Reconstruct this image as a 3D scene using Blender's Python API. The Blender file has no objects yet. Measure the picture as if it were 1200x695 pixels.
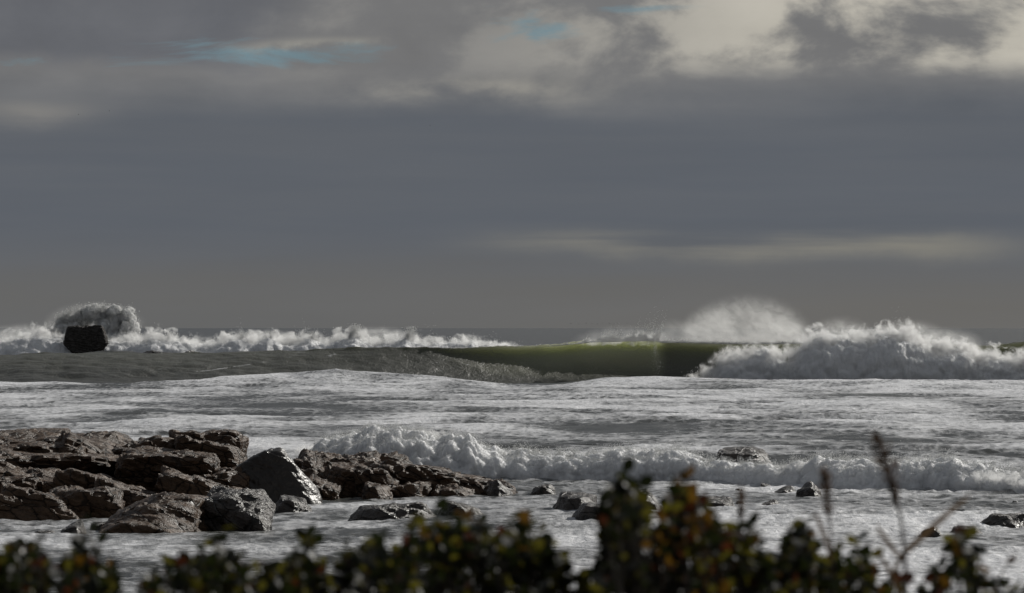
import bpy, math, random
import numpy as np
from mathutils import Vector

# ------------------------------------------------------------------ camera, sky, sun
S = bpy.context.scene
COL = S.collection
F = 5709.0            # focal length in photo pixels (1200 px wide)
CH = 7.0              # eye height above the water
HY = 384.0            # row of the horizon in the photo
cam = bpy.data.cameras.new('camera')
cam.sensor_width = 36.0
cam.lens = 36.0 * F / 1200.0
cam.clip_start = 0.5
cam.clip_end = 200000.0
cam.dof.use_dof = True
cam.dof.focus_distance = 260.0
cam.dof.aperture_fstop = 8.8
co = bpy.data.objects.new('camera', cam)
COL.objects.link(co)
co.location = (0, 0, CH)
co.rotation_euler = (math.radians(90) + math.atan((HY - 347.5) / F), 0, 0)
S.camera = co

SUN_AZ = 43.0         # degrees to the right of the view direction
SUN_EL = 31.0
S.view_settings.view_transform = 'Standard'
S.view_settings.look = 'None'
S.view_settings.exposure = 0.0
S.view_settings.gamma = 1.0
S.cycles.use_denoising = True
S.cycles.max_bounces = 10
S.cycles.diffuse_bounces = 4
S.cycles.transparent_max_bounces = 12
S.cycles.volume_bounces = 2
S.cycles.volume_step_rate = 1.0
S.cycles.caustics_reflective = False
S.cycles.caustics_refractive = False


class N:
    """a node socket with arithmetic"""
    tree = None

    def __init__(self, s): self.s = s

    @staticmethod
    def m(op, *a, clamp=False):
        n = N.tree.nodes.new('ShaderNodeMath')
        n.operation = op
        n.use_clamp = clamp
        for i, v in enumerate(a):
            if isinstance(v, N): N.tree.links.new(v.s, n.inputs[i])
            else: n.inputs[i].default_value = v
        return N(n.outputs[0])

    def __add__(s, o): return N.m('ADD', s, o)
    __radd__ = __add__
    def __mul__(s, o): return N.m('MULTIPLY', s, o)
    __rmul__ = __mul__
    def __sub__(s, o): return N.m('SUBTRACT', s, o)
    def __rsub__(s, o): return N.m('SUBTRACT', o, s)
    def __truediv__(s, o): return N.m('DIVIDE', s, o)
    def pow(s, e): return N.m('POWER', s, e)
    def sat(s): return N.m('ADD', s, 0.0, clamp=True)


def sstep(x, a, b):
    n = N.tree.nodes.new('ShaderNodeMapRange')
    n.interpolation_type = 'SMOOTHSTEP'
    for k, v in (('Value', x), ('From Min', a), ('From Max', b)):
        if isinstance(v, N): N.tree.links.new(v.s, n.inputs[k])
        else: n.inputs[k].default_value = v
    return N(n.outputs['Result'])


def bell(x, c, w):
    d = (x - c) / w
    return N.m('EXPONENT', (d * d) * -1.0)


def xyz(x, y, z):
    n = N.tree.nodes.new('ShaderNodeCombineXYZ')
    for i, v in enumerate((x, y, z)):
        if isinstance(v, N): N.tree.links.new(v.s, n.inputs[i])
        else: n.inputs[i].default_value = v
    return N(n.outputs[0])


def split(v):
    n = N.tree.nodes.new('ShaderNodeSeparateXYZ')
    N.tree.links.new(v.s, n.inputs[0])
    return N(n.outputs[0]), N(n.outputs[1]), N(n.outputs[2])


def noise(vec, scale, detail=4.0, rough=0.5, dist=0.0):
    n = N.tree.nodes.new('ShaderNodeTexNoise')
    N.tree.links.new(vec.s, n.inputs['Vector'])
    n.inputs['Scale'].default_value = scale
    n.inputs['Detail'].default_value = detail
    n.inputs['Roughness'].default_value = rough
    n.inputs['Distortion'].default_value = dist
    return N(n.outputs[0])


def voro(vec, scale, feature='F1', rand=1.0):
    n = N.tree.nodes.new('ShaderNodeTexVoronoi')
    n.feature = feature
    N.tree.links.new(vec.s, n.inputs['Vector'])
    n.inputs['Scale'].default_value = scale
    n.inputs['Randomness'].default_value = rand
    return N(n.outputs['Distance'])


def mixc(f, a, b):
    n = N.tree.nodes.new('ShaderNodeMix')
    n.data_type = 'RGBA'
    for k, v in ((0, f), (6, a), (7, b)):
        if isinstance(v, N): N.tree.links.new(v.s, n.inputs[k])
        elif isinstance(v, (int, float)): n.inputs[k].default_value = v
        else: n.inputs[k].default_value = tuple(v) + (1.0,)
    return N(n.outputs[2])


def make_world():
    w = bpy.data.worlds.new('World')
    S.world = w
    w.use_nodes = True
    t = w.node_tree
    N.tree = t
    bg = t.nodes['Background']
    bg.inputs['Strength'].default_value = 0.1
    sky = t.nodes.new('ShaderNodeTexSky')
    sky.sky_type = 'NISHITA'
    sky.sun_disc = False
    sky.sun_elevation = math.radians(SUN_EL)
    sky.sun_rotation = math.radians(SUN_AZ)
    sky.air_density = 1.0
    sky.dust_density = 0.6
    sky.ozone_density = 2.0
    tc = t.nodes.new('ShaderNodeTexCoord')
    d = N(tc.outputs['Generated'])
    dx, dy, dz = split(d)
    U = dx * 57.2958                      # degrees right of the view
    V = dz * 57.2958                      # degrees above the horizon (low down)
    wide = xyz(dx * 9.0, dy * 9.0, dz * 55.0)
    puff = xyz(dx * 34.0, dy * 34.0, dz * 62.0)
    n1 = noise(wide, 1.0, 6, 0.55, 0.3)
    n2 = noise(puff, 1.0, 7, 0.55, 0.2)
    n3 = noise(xyz(dx * 12.0, dy * 12.0, dz * 160.0), 1.0, 5, 0.5, 0.0)
    vw = V + (n1 - 0.5) * 0.55 + (n2 - 0.5) * 0.35
    # grey deck: greenish grey at the horizon, slate higher up, lighter above
    c = mixc(sstep(V + (n3 - 0.5) * 0.5, 0.15, 1.25), (1.52, 1.48, 1.40), (1.13, 1.25, 1.45))
    c = mixc(sstep(n3, 0.3, 0.7) * 0.22, c, (1.34, 1.36, 1.40))
    right = sstep(U, -4.0, 5.0)
    c = mixc((1.0 - sstep(V, 0.0, 1.0)) * (1.0 - right) * 0.55, c, (1.22, 1.26, 1.30))
    # thin pale streak to the right
    streak = bell(V + (n2 - 0.5) * 0.4 + (n1 - 0.5) * 0.2 - U * -0.012, 1.0, 0.15) * sstep(U, -1.2, 1.5) * (1.0 - sstep(U, 4.6, 6.6)) * sstep(n3, 0.30, 0.62)
    c = mixc(streak * 0.85, c, (2.45, 2.34, 2.0))
    # lighter cloud above the deck
    up = sstep(vw, 2.35, 3.15)
    c = mixc(up * 0.85, c, (2.0, 1.98, 1.97))
    # sunlit tops, stronger to the right
    lit = sstep(vw, 2.85, 3.25) * sstep(n2 + right * 0.10, 0.47, 0.64)
    c = mixc(lit * (0.16 + sstep(U, -1.0, 4.0) * 0.74), c, (5.4, 5.1, 4.4))
    # soft pale tufts in the middle
    tuft = bell(U, -0.4, 1.3) * bell(vw, 2.82, 0.16) * sstep(n2, 0.36, 0.6)
    c = mixc(tuft * 0.6, c, (4.1, 3.85, 3.3))
    tuft2 = bell(U, -5.6, 0.7) * bell(vw, 2.52, 0.16)
    c = mixc(tuft2 * 0.55, c, (2.9, 2.75, 2.5))
    # dark cloud, upper left
    dark = sstep(V + (n2 - 0.5) * 0.9, 2.95, 3.25) * (1.0 - sstep(U + (n1 - 0.5) * 5.0, -3.6, -2.0)) * sstep(n1, 0.12, 0.34)
    c = mixc(dark * 0.9, c, (1.28, 1.34, 1.50))
    # clear gaps
    ng = noise(xyz(dx * 26.0, dy * 26.0, dz * 120.0), 1.0, 7, 0.6, 0.6)
    area = bell(U, -2.7, 1.75) * bell(V, 3.22, 0.20) * 1.35 + bell(U, 0.3, 1.2) * bell(V, 3.5, 0.22) * 0.75 + bell(U, 1.4, 1.1) * bell(V, 3.75, 0.10) + bell(U, -5.6, 1.2) * bell(V, 3.1, 0.10) * 0.6
    gaps = sstep(ng + N.m('MINIMUM', area, 1.35) * 0.26, 0.66, 0.86) * sstep(area, 0.05, 0.5) * 0.8
    wisp = sstep(n2, 0.35, 0.6) * bell(V + (n2 - 0.5) * 0.5, 3.33, 0.055) * bell(U, -2.1, 0.8) * 0.9
    # broken cloud and blue sky higher up, out of the frame
    hi = sstep(V, 4.2, 7.0)
    brk = noise(xyz(dx * 3.0, dy * 3.0, dz * 6.0), 1.0, 6, 0.55, 0.2)
    hic = mixc(sstep(brk, 0.42, 0.62), (1.12, 1.23, 1.42), (2.2, 2.25, 2.35))
    c = mixc(hi, c, hic)
    gaps = gaps * (1.0 - hi) + hi * sstep(brk, 0.60, 0.70) * 0.6
    skyb = mixc(0.88, N(sky.outputs[0]), (0.85, 1.85, 2.5))
    c = mixc(gaps, c, skyb)
    c = mixc(wisp, c, (4.2, 4.0, 3.4))
    # fine light and shade through the cloud
    sh = 0.97 + (n2 - 0.5) * 0.42 * sstep(V, 2.2, 3.0) + (n3 - 0.5) * 0.16 + (n1 - 0.5) * 0.14
    vm = t.nodes.new('ShaderNodeVectorMath')
    vm.operation = 'SCALE'
    t.links.new(c.s, vm.inputs[0])
    t.links.new(sh.s, vm.inputs['Scale'])
    t.links.new(vm.outputs[0], bg.inputs['Color'])


make_world()
sl = bpy.data.lights.new('sun', 'SUN')
sl.energy = 4.2
sl.angle = math.radians(0.5)
sl.color = (1.0, 0.965, 0.90)
so = bpy.data.objects.new('sun', sl)
COL.objects.link(so)
ta, te = math.radians(SUN_AZ), math.radians(SUN_EL)
sd = Vector((math.sin(ta) * math.cos(te), math.cos(ta) * math.cos(te), math.sin(te)))
so.rotation_euler = (-sd).to_track_quat('-Z', 'Y').to_euler()
so.location = (30, -20, 40)

# ------------------------------------------------------------------ helpers
RNG = np.random.default_rng(7)
random.seed(7)


def at(px, py, Y):
    return np.array(((px - 600.0) / F * Y, Y, CH - (py - HY) / F * Y))


_p = np.random.default_rng(3).permutation(256)
PERM = np.concatenate([_p, _p, _p])
_a = np.random.default_rng(4).normal(size=(256, 3))
GRAD = (_a / np.linalg.norm(_a, axis=1, keepdims=True)).astype(np.float32)
_b = np.random.default_rng(5).uniform(0, 2 * np.pi, 256)
GX, GY = np.cos(_b).astype(np.float32), np.sin(_b).astype(np.float32)


def pn2(x, y):
    xi, yi = np.floor(x).astype(np.int64), np.floor(y).astype(np.int64)
    fx, fy = (x - xi).astype(np.float32), (y - yi).astype(np.float32)
    xi &= 255; yi &= 255
    u = fx * fx * fx * (fx * (fx * 6 - 15) + 10)
    v = fy * fy * fy * (fy * (fy * 6 - 15) + 10)
    def g(ix, iy, dx, dy):
        h = PERM[PERM[ix] + iy]
        return GX[h] * dx + GY[h] * dy
    a = g(xi, yi, fx, fy); b = g(xi + 1, yi, fx - 1, fy)
    c = g(xi, yi + 1, fx, fy - 1); d = g(xi + 1, yi + 1, fx - 1, fy - 1)
    return ((a + u * (b - a)) * (1 - v) + (c + u * (d - c)) * v) * 1.4


def pn3(x, y, z):
    xi, yi, zi = (np.floor(q).astype(np.int64) for q in (x, y, z))
    fx, fy, fz = x - xi, y - yi, z - zi
    xi &= 255; yi &= 255; zi &= 255
    u, v, w = (q * q * q * (q * (q * 6 - 15) + 10) for q in (fx, fy, fz))
    def g(i, j, k):
        h = PERM[PERM[PERM[xi + i] + yi + j] + zi + k]
        G = GRAD[h]
        return G[:, 0] * (fx - i) + G[:, 1] * (fy - j) + G[:, 2] * (fz - k)
    def l(t, a, b): return a + t * (b - a)
    return 1.5 * l(w, l(v, l(u, g(0, 0, 0), g(1, 0, 0)), l(u, g(0, 1, 0), g(1, 1, 0))),
                   l(v, l(u, g(0, 0, 1), g(1, 0, 1)), l(u, g(0, 1, 1), g(1, 1, 1))))


def fbm3(P, s, octv=4, gain=0.5, billow=False):
    o = np.zeros(len(P)); a = 1.0
    for k in range(octv):
        n = pn3(P[:, 0] * s + 17.3 * k, P[:, 1] * s + 5.1 * k, P[:, 2] * s + 9.7 * k)
        o += a * (np.abs(n) * 2 - 0.5 if billow else n)
        a *= gain; s *= 2.03
    return o


def worley(P, s):
    """squared distance to the nearest scattered point, in cells"""
    Q = P * s
    I = np.floor(Q).astype(np.int64); Fr = Q - I
    best = np.full(len(P), 9.0)
    for i in (-1, 0, 1):
        for j in (-1, 0, 1):
            for k in (-1, 0, 1):
                h = PERM[PERM[PERM[(I[:, 0] + i) & 255] + ((I[:, 1] + j) & 255)] + ((I[:, 2] + k) & 255)]
                o = GRAD[h] * 0.5 + 0.5
                d = ((o + (i, j, k) - Fr) ** 2).sum(1)
                best = np.minimum(best, d)
    return best


def puffs(P, s):
    """rounded lumps with creases between them, three sizes"""
    return ((0.5 - worley(P, s)) + 0.42 * (0.5 - worley(P + 7.7, s * 2.3)) + 0.2 * (0.5 - worley(P + 3.1, s * 5.1)) + 0.09 * (0.5 - worley(P + 1.7, s * 10.0)))


def sm(x, a, b):
    t = np.clip((x - a) / (b - a), 0, 1)
    return t * t * (3 - 2 * t)


def build(name, V, Fc, mat=None, parent=None, smooth=True, attrs=None, mat_idx=None):
    """V in world coordinates; Fc (n,k) int array; parent is an Empty with no rotation"""
    V = np.asarray(V, dtype=np.float32)
    if parent is not None:
        p = parent
        while p is not None:
            V = V - np.array(p.location, dtype=np.float32)
            p = p.parent
    Fc = np.asarray(Fc, dtype=np.int32)
    me = bpy.data.meshes.new(name)
    me.vertices.add(len(V))
    me.vertices.foreach_set('co', V.ravel())
    k = Fc.shape[1]
    me.loops.add(Fc.size)
    me.loops.foreach_set('vertex_index', Fc.ravel())
    me.polygons.add(len(Fc))
    me.polygons.foreach_set('loop_start', np.arange(0, Fc.size, k, dtype=np.int32))
    me.polygons.foreach_set('use_smooth', np.full(len(Fc), smooth))
    for m in (mat if isinstance(mat, (list, tuple)) else [mat]):
        if m: me.materials.append(m)
    if mat_idx is not None:
        me.polygons.foreach_set('material_index', np.asarray(mat_idx, dtype=np.int32))
    me.update(calc_edges=True)
    for an, av in (attrs or {}).items():
        a = me.attributes.new(an, 'FLOAT', 'POINT')
        a.data.foreach_set('value', np.asarray(av, dtype=np.float32))
    ob = bpy.data.objects.new(name, me)
    COL.objects.link(ob)
    if parent is not None: ob.parent = parent
    return ob


def tag(o, label=None, cat=None, group=None, kind=None):
    if label: o['label'] = label
    if cat: o['category'] = cat
    if group: o['group'] = group
    if kind: o['kind'] = kind
    return o


def thing(name, loc, label, cat, group=None):
    o = bpy.data.objects.new(name, None)
    COL.objects.link(o)
    o.location = [float(q) for q in loc]
    o.empty_display_size = 0.2
    return tag(o, label, cat, group)


def grid_faces(nr, nc):
    i = np.arange((nr - 1) * (nc - 1))
    r, c = i // (nc - 1), i % (nc - 1)
    a = r * nc + c
    return np.stack([a, a + 1, a + nc + 1, a + nc], 1)


# ------------------------------------------------------------------ materials
def new_mat(name):
    m = bpy.data.materials.new(name)
    m.use_nodes = True
    N.tree = m.node_tree
    return m, m.node_tree, m.node_tree.nodes['Principled BSDF']


def position():
    g = N.tree.nodes.new('ShaderNodeNewGeometry')
    return N(g.outputs['Position'])


def attr(name):
    a = N.tree.nodes.new('ShaderNodeAttribute')
    a.attribute_name = name
    return N(a.outputs['Fac'])


def setin(b, k, v):
    if isinstance(v, N): N.tree.links.new(v.s, b.inputs[k])
    else: b.inputs[k].default_value = v if isinstance(v, (int, float)) else tuple(v) + (1.0,)


def bump(h, strength, dist):
    n = N.tree.nodes.new('ShaderNodeBump')
    n.inputs['Strength'].default_value = strength
    n.inputs['Distance'].default_value = dist
    N.tree.links.new(h.s, n.inputs['Height'])
    return N(n.outputs[0])


def sea_material(crest):
    m, t, b = new_mat('wave_water' if crest else 'sea_water')
    p = position()
    x, y, z = split(p)
    foam = attr('foam')
    body = attr('clear')
    big = noise(xyz(x * 0.07 + y * 0.012, y * 0.035 - x * 0.012, z * 0.5), 1.0, 4, 0.5, 0.8)
    mid = noise(xyz(x * 0.55, y * 0.30, z * 1.2), 1.0, 7, 0.62, 1.0)
    lace = voro(xyz(x * 1.1 + mid * 2.2, y * 0.6 + mid * 2.2, z), 1.0, 'DISTANCE_TO_EDGE')
    mid2 = noise(xyz(x * 1.9, y * 0.9, z * 2.5), 1.0, 6, 0.6, 0.6)
    pat = mid * 0.28 + big * 0.60 + mid2 * 0.12 + (0.12 - lace.sat()) * 0.25
    cover = sstep(pat, 0.76 - foam * 0.60, 1.0 - foam * 0.55).sat()
    fine = noise(xyz(x * 3.2, y * 1.6, z * 3.2), 1.0, 6, 0.65, 0.3)
    # water
    wcol = mixc(big, (0.036, 0.037, 0.033), (0.055, 0.056, 0.050))
    wb = bump(mid * 0.7 + fine * 0.3, 0.55 if crest else 0.45, 0.6)
    setin(b, 'Base Color', wcol)
    setin(b, 'Roughness', 0.42 if crest else 0.22)
    b.inputs['IOR'].default_value = 1.333
    N.tree.links.new(wb.s, b.inputs['Normal'])
    # sunlight carried through the thin crest
    tr = t.nodes.new('ShaderNodeBsdfPrincipled')
    setin(tr, 'Base Color', (0.54, 0.555, 0.37))
    setin(tr, 'Roughness', 0.5)
    tr.inputs['Specular IOR Level'].default_value = 0.3
    tr.inputs['Subsurface Weight'].default_value = 1.0
    tr.inputs['Subsurface Radius'].default_value = (1.0, 1.05, 0.85)
    tr.inputs['Subsurface Scale'].default_value = 3.4
    tr.inputs['IOR'].default_value = 1.333
    N.tree.links.new(wb.s, tr.inputs['Normal'])
    mx0 = t.nodes.new('ShaderNodeMixShader')
    t.links.new((body * 0.72).s, mx0.inputs[0])
    t.links.new(b.outputs[0], mx0.inputs[1])
    t.links.new(tr.outputs[0], mx0.inputs[2])
    # foam
    fb = t.nodes.new('ShaderNodeBsdfPrincipled')
    setin(fb, 'Base Color', mixc(sstep(fine, 0.25, 0.7), (0.46, 0.47, 0.495), (0.75, 0.755, 0.775)))
    setin(fb, 'Roughness', 0.55)
    t.links.new(bump(fine * 0.6 + mid * 0.6, 0.6, 0.35).s, fb.inputs['Normal'])
    mx = t.nodes.new('ShaderNodeMixShader')
    t.links.new(cover.s, mx.inputs[0])
    t.links.new((mx0 if crest else b).outputs[0], mx.inputs[1])
    t.links.new(fb.outputs[0], mx.inputs[2])
    t.links.new(mx.outputs[0], t.nodes['Material Output'].inputs['Surface'])
    return m


def foam_material(name, bumpy=0.6, thru=0.25, sss=0.0, depth=0.35):
    m, t, b = new_mat(name)
    p = position()
    fine = noise(p, 2.2, 7, 0.65, 0.2)
    setin(b, 'Base Color', mixc(fine, (0.66, 0.68, 0.71), (0.86, 0.86, 0.86)))
    b.inputs['Subsurface Weight'].default_value = sss
    b.inputs['Subsurface Radius'].default_value = (1.0, 1.0, 1.0)
    b.inputs['Subsurface Scale'].default_value = depth
    setin(b, 'Roughness', 0.7)
    t.links.new(bump(fine, bumpy, 0.3).s, b.inputs['Normal'])
    tr = t.nodes.new('ShaderNodeBsdfTranslucent')
    setin(tr, 'Color', (0.8, 0.8, 0.78))
    mx = t.nodes.new('ShaderNodeMixShader')
    mx.inputs[0].default_value = thru
    t.links.new(b.outputs[0], mx.inputs[1])
    t.links.new(tr.outputs[0], mx.inputs[2])
    t.links.new(mx.outputs[0], t.nodes['Material Output'].inputs['Surface'])
    return m


def rock_material(name, dark, light, rough=0.55, wet=0.5, spec=0.22, cracks=0.4, rel=0.9):
    m, t, b = new_mat(name)
    p = position()
    x, y, z = split(p)
    strat = noise(xyz(x * 0.9 + z * 1.2, y * 0.7, z * 5.0 + x * 1.6), 1.0, 6, 0.6, 0.4)
    fine = noise(p, 3.5, 8, 0.68, 0.3)
    crk = voro(xyz(x + fine * 0.5, y, z * 1.8 + x * 0.5), 1.1, 'DISTANCE_TO_EDGE')
    crack = sstep(crk, 0.0, 0.06)
    f = (strat * 0.65 + fine * 0.5 - 0.1).sat()
    setin(b, 'Base Color', mixc(crack, tuple(q * cracks for q in dark), mixc(sstep(f, 0.3, 0.75), dark, light)))
    setin(b, 'Roughness', (rough + (fine - 0.5) * wet).sat())
    b.inputs['Specular IOR Level'].default_value = spec
    h = strat * 0.5 + fine * 0.6 + crack * (0.25 if cracks < 1 else 0.0)
    t.links.new(bump(h, rel, 0.25).s, b.inputs['Normal'])
    return m


def plain_material(name, col, rough=0.6, thru=None, col2=None, scale=30.0):
    m, t, b = new_mat(name)
    p = position()
    n = noise(p, scale, 4, 0.6)
    setin(b, 'Base Color', mixc(n, col, col2 or tuple(q * 0.5 for q in col)))
    setin(b, 'Roughness', rough)
    b.inputs['Specular IOR Level'].default_value = 0.28
    if thru:
        tr = t.nodes.new('ShaderNodeBsdfTranslucent')
        setin(tr, 'Color', thru)
        mx = t.nodes.new('ShaderNodeMixShader')
        mx.inputs[0].default_value = 0.4
        t.links.new(b.outputs[0], mx.inputs[1])
        t.links.new(tr.outputs[0], mx.inputs[2])
        t.links.new(mx.outputs[0], t.nodes['Material Output'].inputs['Surface'])
    return m


def mist_material(name, dens, shell=0.7, aniso=0.35, nscale=0.6):
    """spray in the air: object space is a unit sphere, densest near its upper shell"""
    m = bpy.data.materials.new(name)
    m.use_nodes = True
    t = m.node_tree
    N.tree = t
    t.nodes.remove(t.nodes['Principled BSDF'])
    tc = t.nodes.new('ShaderNodeTexCoord')
    o = N(tc.outputs['Object'])
    x, y, z = split(o)
    r = N.m('SQRT', x * x + y * y + z * z)
    p = position()
    n = noise(xyz(split(p)[0] * 1.3 + split(p)[2] * 0.5, split(p)[1] * 0.4, split(p)[2] * 1.6), nscale, 6, 0.62, 0.5)
    edge = (1.0 - sstep(r, 0.55, 1.0)).pow(1.2)
    core = 0.25 + sstep(r, 0.35, shell + 0.1) * 1.2
    d = edge * core * (0.40 + sstep(n, 0.32, 0.70) * 0.95) * (1.15 - sstep(z, 0.0, 1.0) * 0.55) * dens
    v = t.nodes.new('ShaderNodeVolumePrincipled')
    v.inputs['Color'].default_value = (0.97, 0.97, 0.96, 1)
    v.inputs['Anisotropy'].default_value = aniso
    t.links.new(d.s, v.inputs['Density'])
    t.links.new(v.outputs[0], t.nodes['Material Output'].inputs['Volume'])
    return m


def surf_cloud(name, dens, nscale, erode=1.3, aniso=0.3, steps=0.35):
    """torn, billowing spray: a soft-edged body eaten away by turbulence"""
    m = bpy.data.materials.new(name)
    m.use_nodes = True
    m.cycles.volume_step_rate = steps
    t = m.node_tree
    N.tree = t
    t.nodes.remove(t.nodes['Principled BSDF'])
    tc = t.nodes.new('ShaderNodeTexCoord')
    x, y, z = split(N(tc.outputs['Object']))
    r = N.m('SQRT', x * x + y * y + z * z)
    p = position()
    n = noise(p, nscale, 6, 0.62, 0.6)
    d = sstep((1.0 - r) * 1.0 + (n - 0.60) * erode, 0.0, 0.5) * (1.0 - sstep(r, 0.9, 1.0)) * dens
    v = t.nodes.new('ShaderNodeVolumePrincipled')
    v.inputs['Color'].default_value = (0.985, 0.985, 0.98, 1)
    v.inputs['Anisotropy'].default_value = aniso
    t.links.new(d.s, v.inputs['Density'])
    t.links.new(v.outputs[0], t.nodes['Material Output'].inputs['Volume'])
    return m


M_CLOUD = surf_cloud('surf_spray', 1.1, 0.85, 3.4, 0.3, 0.22)
M_CLOUD_NEAR = surf_cloud('near_surf_spray', 2.6, 3.4, 4.2, 0.3, 0.16)
M_CLOUD_THIN = surf_cloud('splash_spray', 0.35, 0.6, 3.4, 0.3, 0.22)
M_CLOUD_FAR = surf_cloud('far_surf_spray', 0.8, 0.6, 3.4, 0.3, 0.22)
M_SEA = sea_material(False)
M_WAVE = sea_material(True)
M_FOAM = foam_material('foam', 0.5, 0.1, 0.7)
M_PLUME = foam_material('plume_foam', 0.4, 0.5, 1.0, 1.1)
M_DROP = foam_material('spray_drops', 0.0, 0.5)
M_ROCK = rock_material('brown_rock', (0.044, 0.027, 0.016), (0.130, 0.080, 0.048), 0.46, 0.6, 0.24)
M_WET = rock_material('wet_dark_rock', (0.018, 0.014, 0.011), (0.058, 0.044, 0.034), 0.36, 0.5, 0.5)
M_STACK = rock_material('weathered_stack_rock', (0.045, 0.041, 0.038), (0.095, 0.088, 0.082), 0.7, 0.2, 0.2, 0.6)
M_SMOOTH = rock_material('smooth_dark_rock', (0.014, 0.011, 0.009), (0.026, 0.020, 0.016), 0.36, 0.2, 0.4, 1.0, 0.25)
M_MIST = mist_material('mist', 0.14)
M_SURF = mist_material('surf_mist', 0.45, 0.6, 0.35, 0.9)
M_MIST_THIN = mist_material('thin_mist', 0.055, 0.55)

# ------------------------------------------------------------------ the sea
WY = 606.0                                   # distance of the big wave's crest


def prof(pts, Yd):
    """photo outline (x, y) -> world X and height at distance Yd"""
    a = np.array(pts, dtype=float)
    return (a[:, 0] - 600) / F * Yd, CH - (a[:, 1] - HY) / F * Yd


CREST = [(-400, 418), (0, 416), (120, 415), (250, 414), (400, 411), (500, 409), (600, 406.5), (645, 405), (672, 402.5), (692, 400), (730, 399), (768, 398.5), (776, 401),
         (800, 401), (870, 402.5), (940, 402), (1050, 401), (1120, 402), (1150, 404.5), (1200, 402), (1600, 404)]
CX, CZ = prof(CREST, WY)
FRONT = [(-400, 447), (0, 446), (130, 447), (250, 442), (350, 439), (395, 434.5), (430, 438), (500, 443.5), (560, 449), (620, 454), (660, 450.5), (700, 445),
         (770, 442), (830, 443), (900, 446), (1050, 443.5), (1150, 446), (1200, 447), (1600, 446)]
FX, FZ = prof(FRONT, 566)
NB_TOP = [(-200, 560), (300, 560), (345, 548), (365, 525), (400, 518), (412, 512), (430, 510), (470, 509), (495, 512), (540, 518), (580, 526), (592, 533), (648, 535), (662, 531), (700, 530), (750, 528),
          (800, 533), (838, 538), (850, 541), (898, 541), (912, 535), (935, 531), (1000, 533), (1040, 531), (1100, 533), (1150, 540), (1200, 538), (1600, 538)]
NX, NZ = prof(NB_TOP, 224)


def nb_line(X):      # distance of the near breaker's front foot
    return np.interp(X, [-12, 2, 8, 14, 20, 24, 40], [226, 220, 216, 207, 203, 196, 190])


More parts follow.
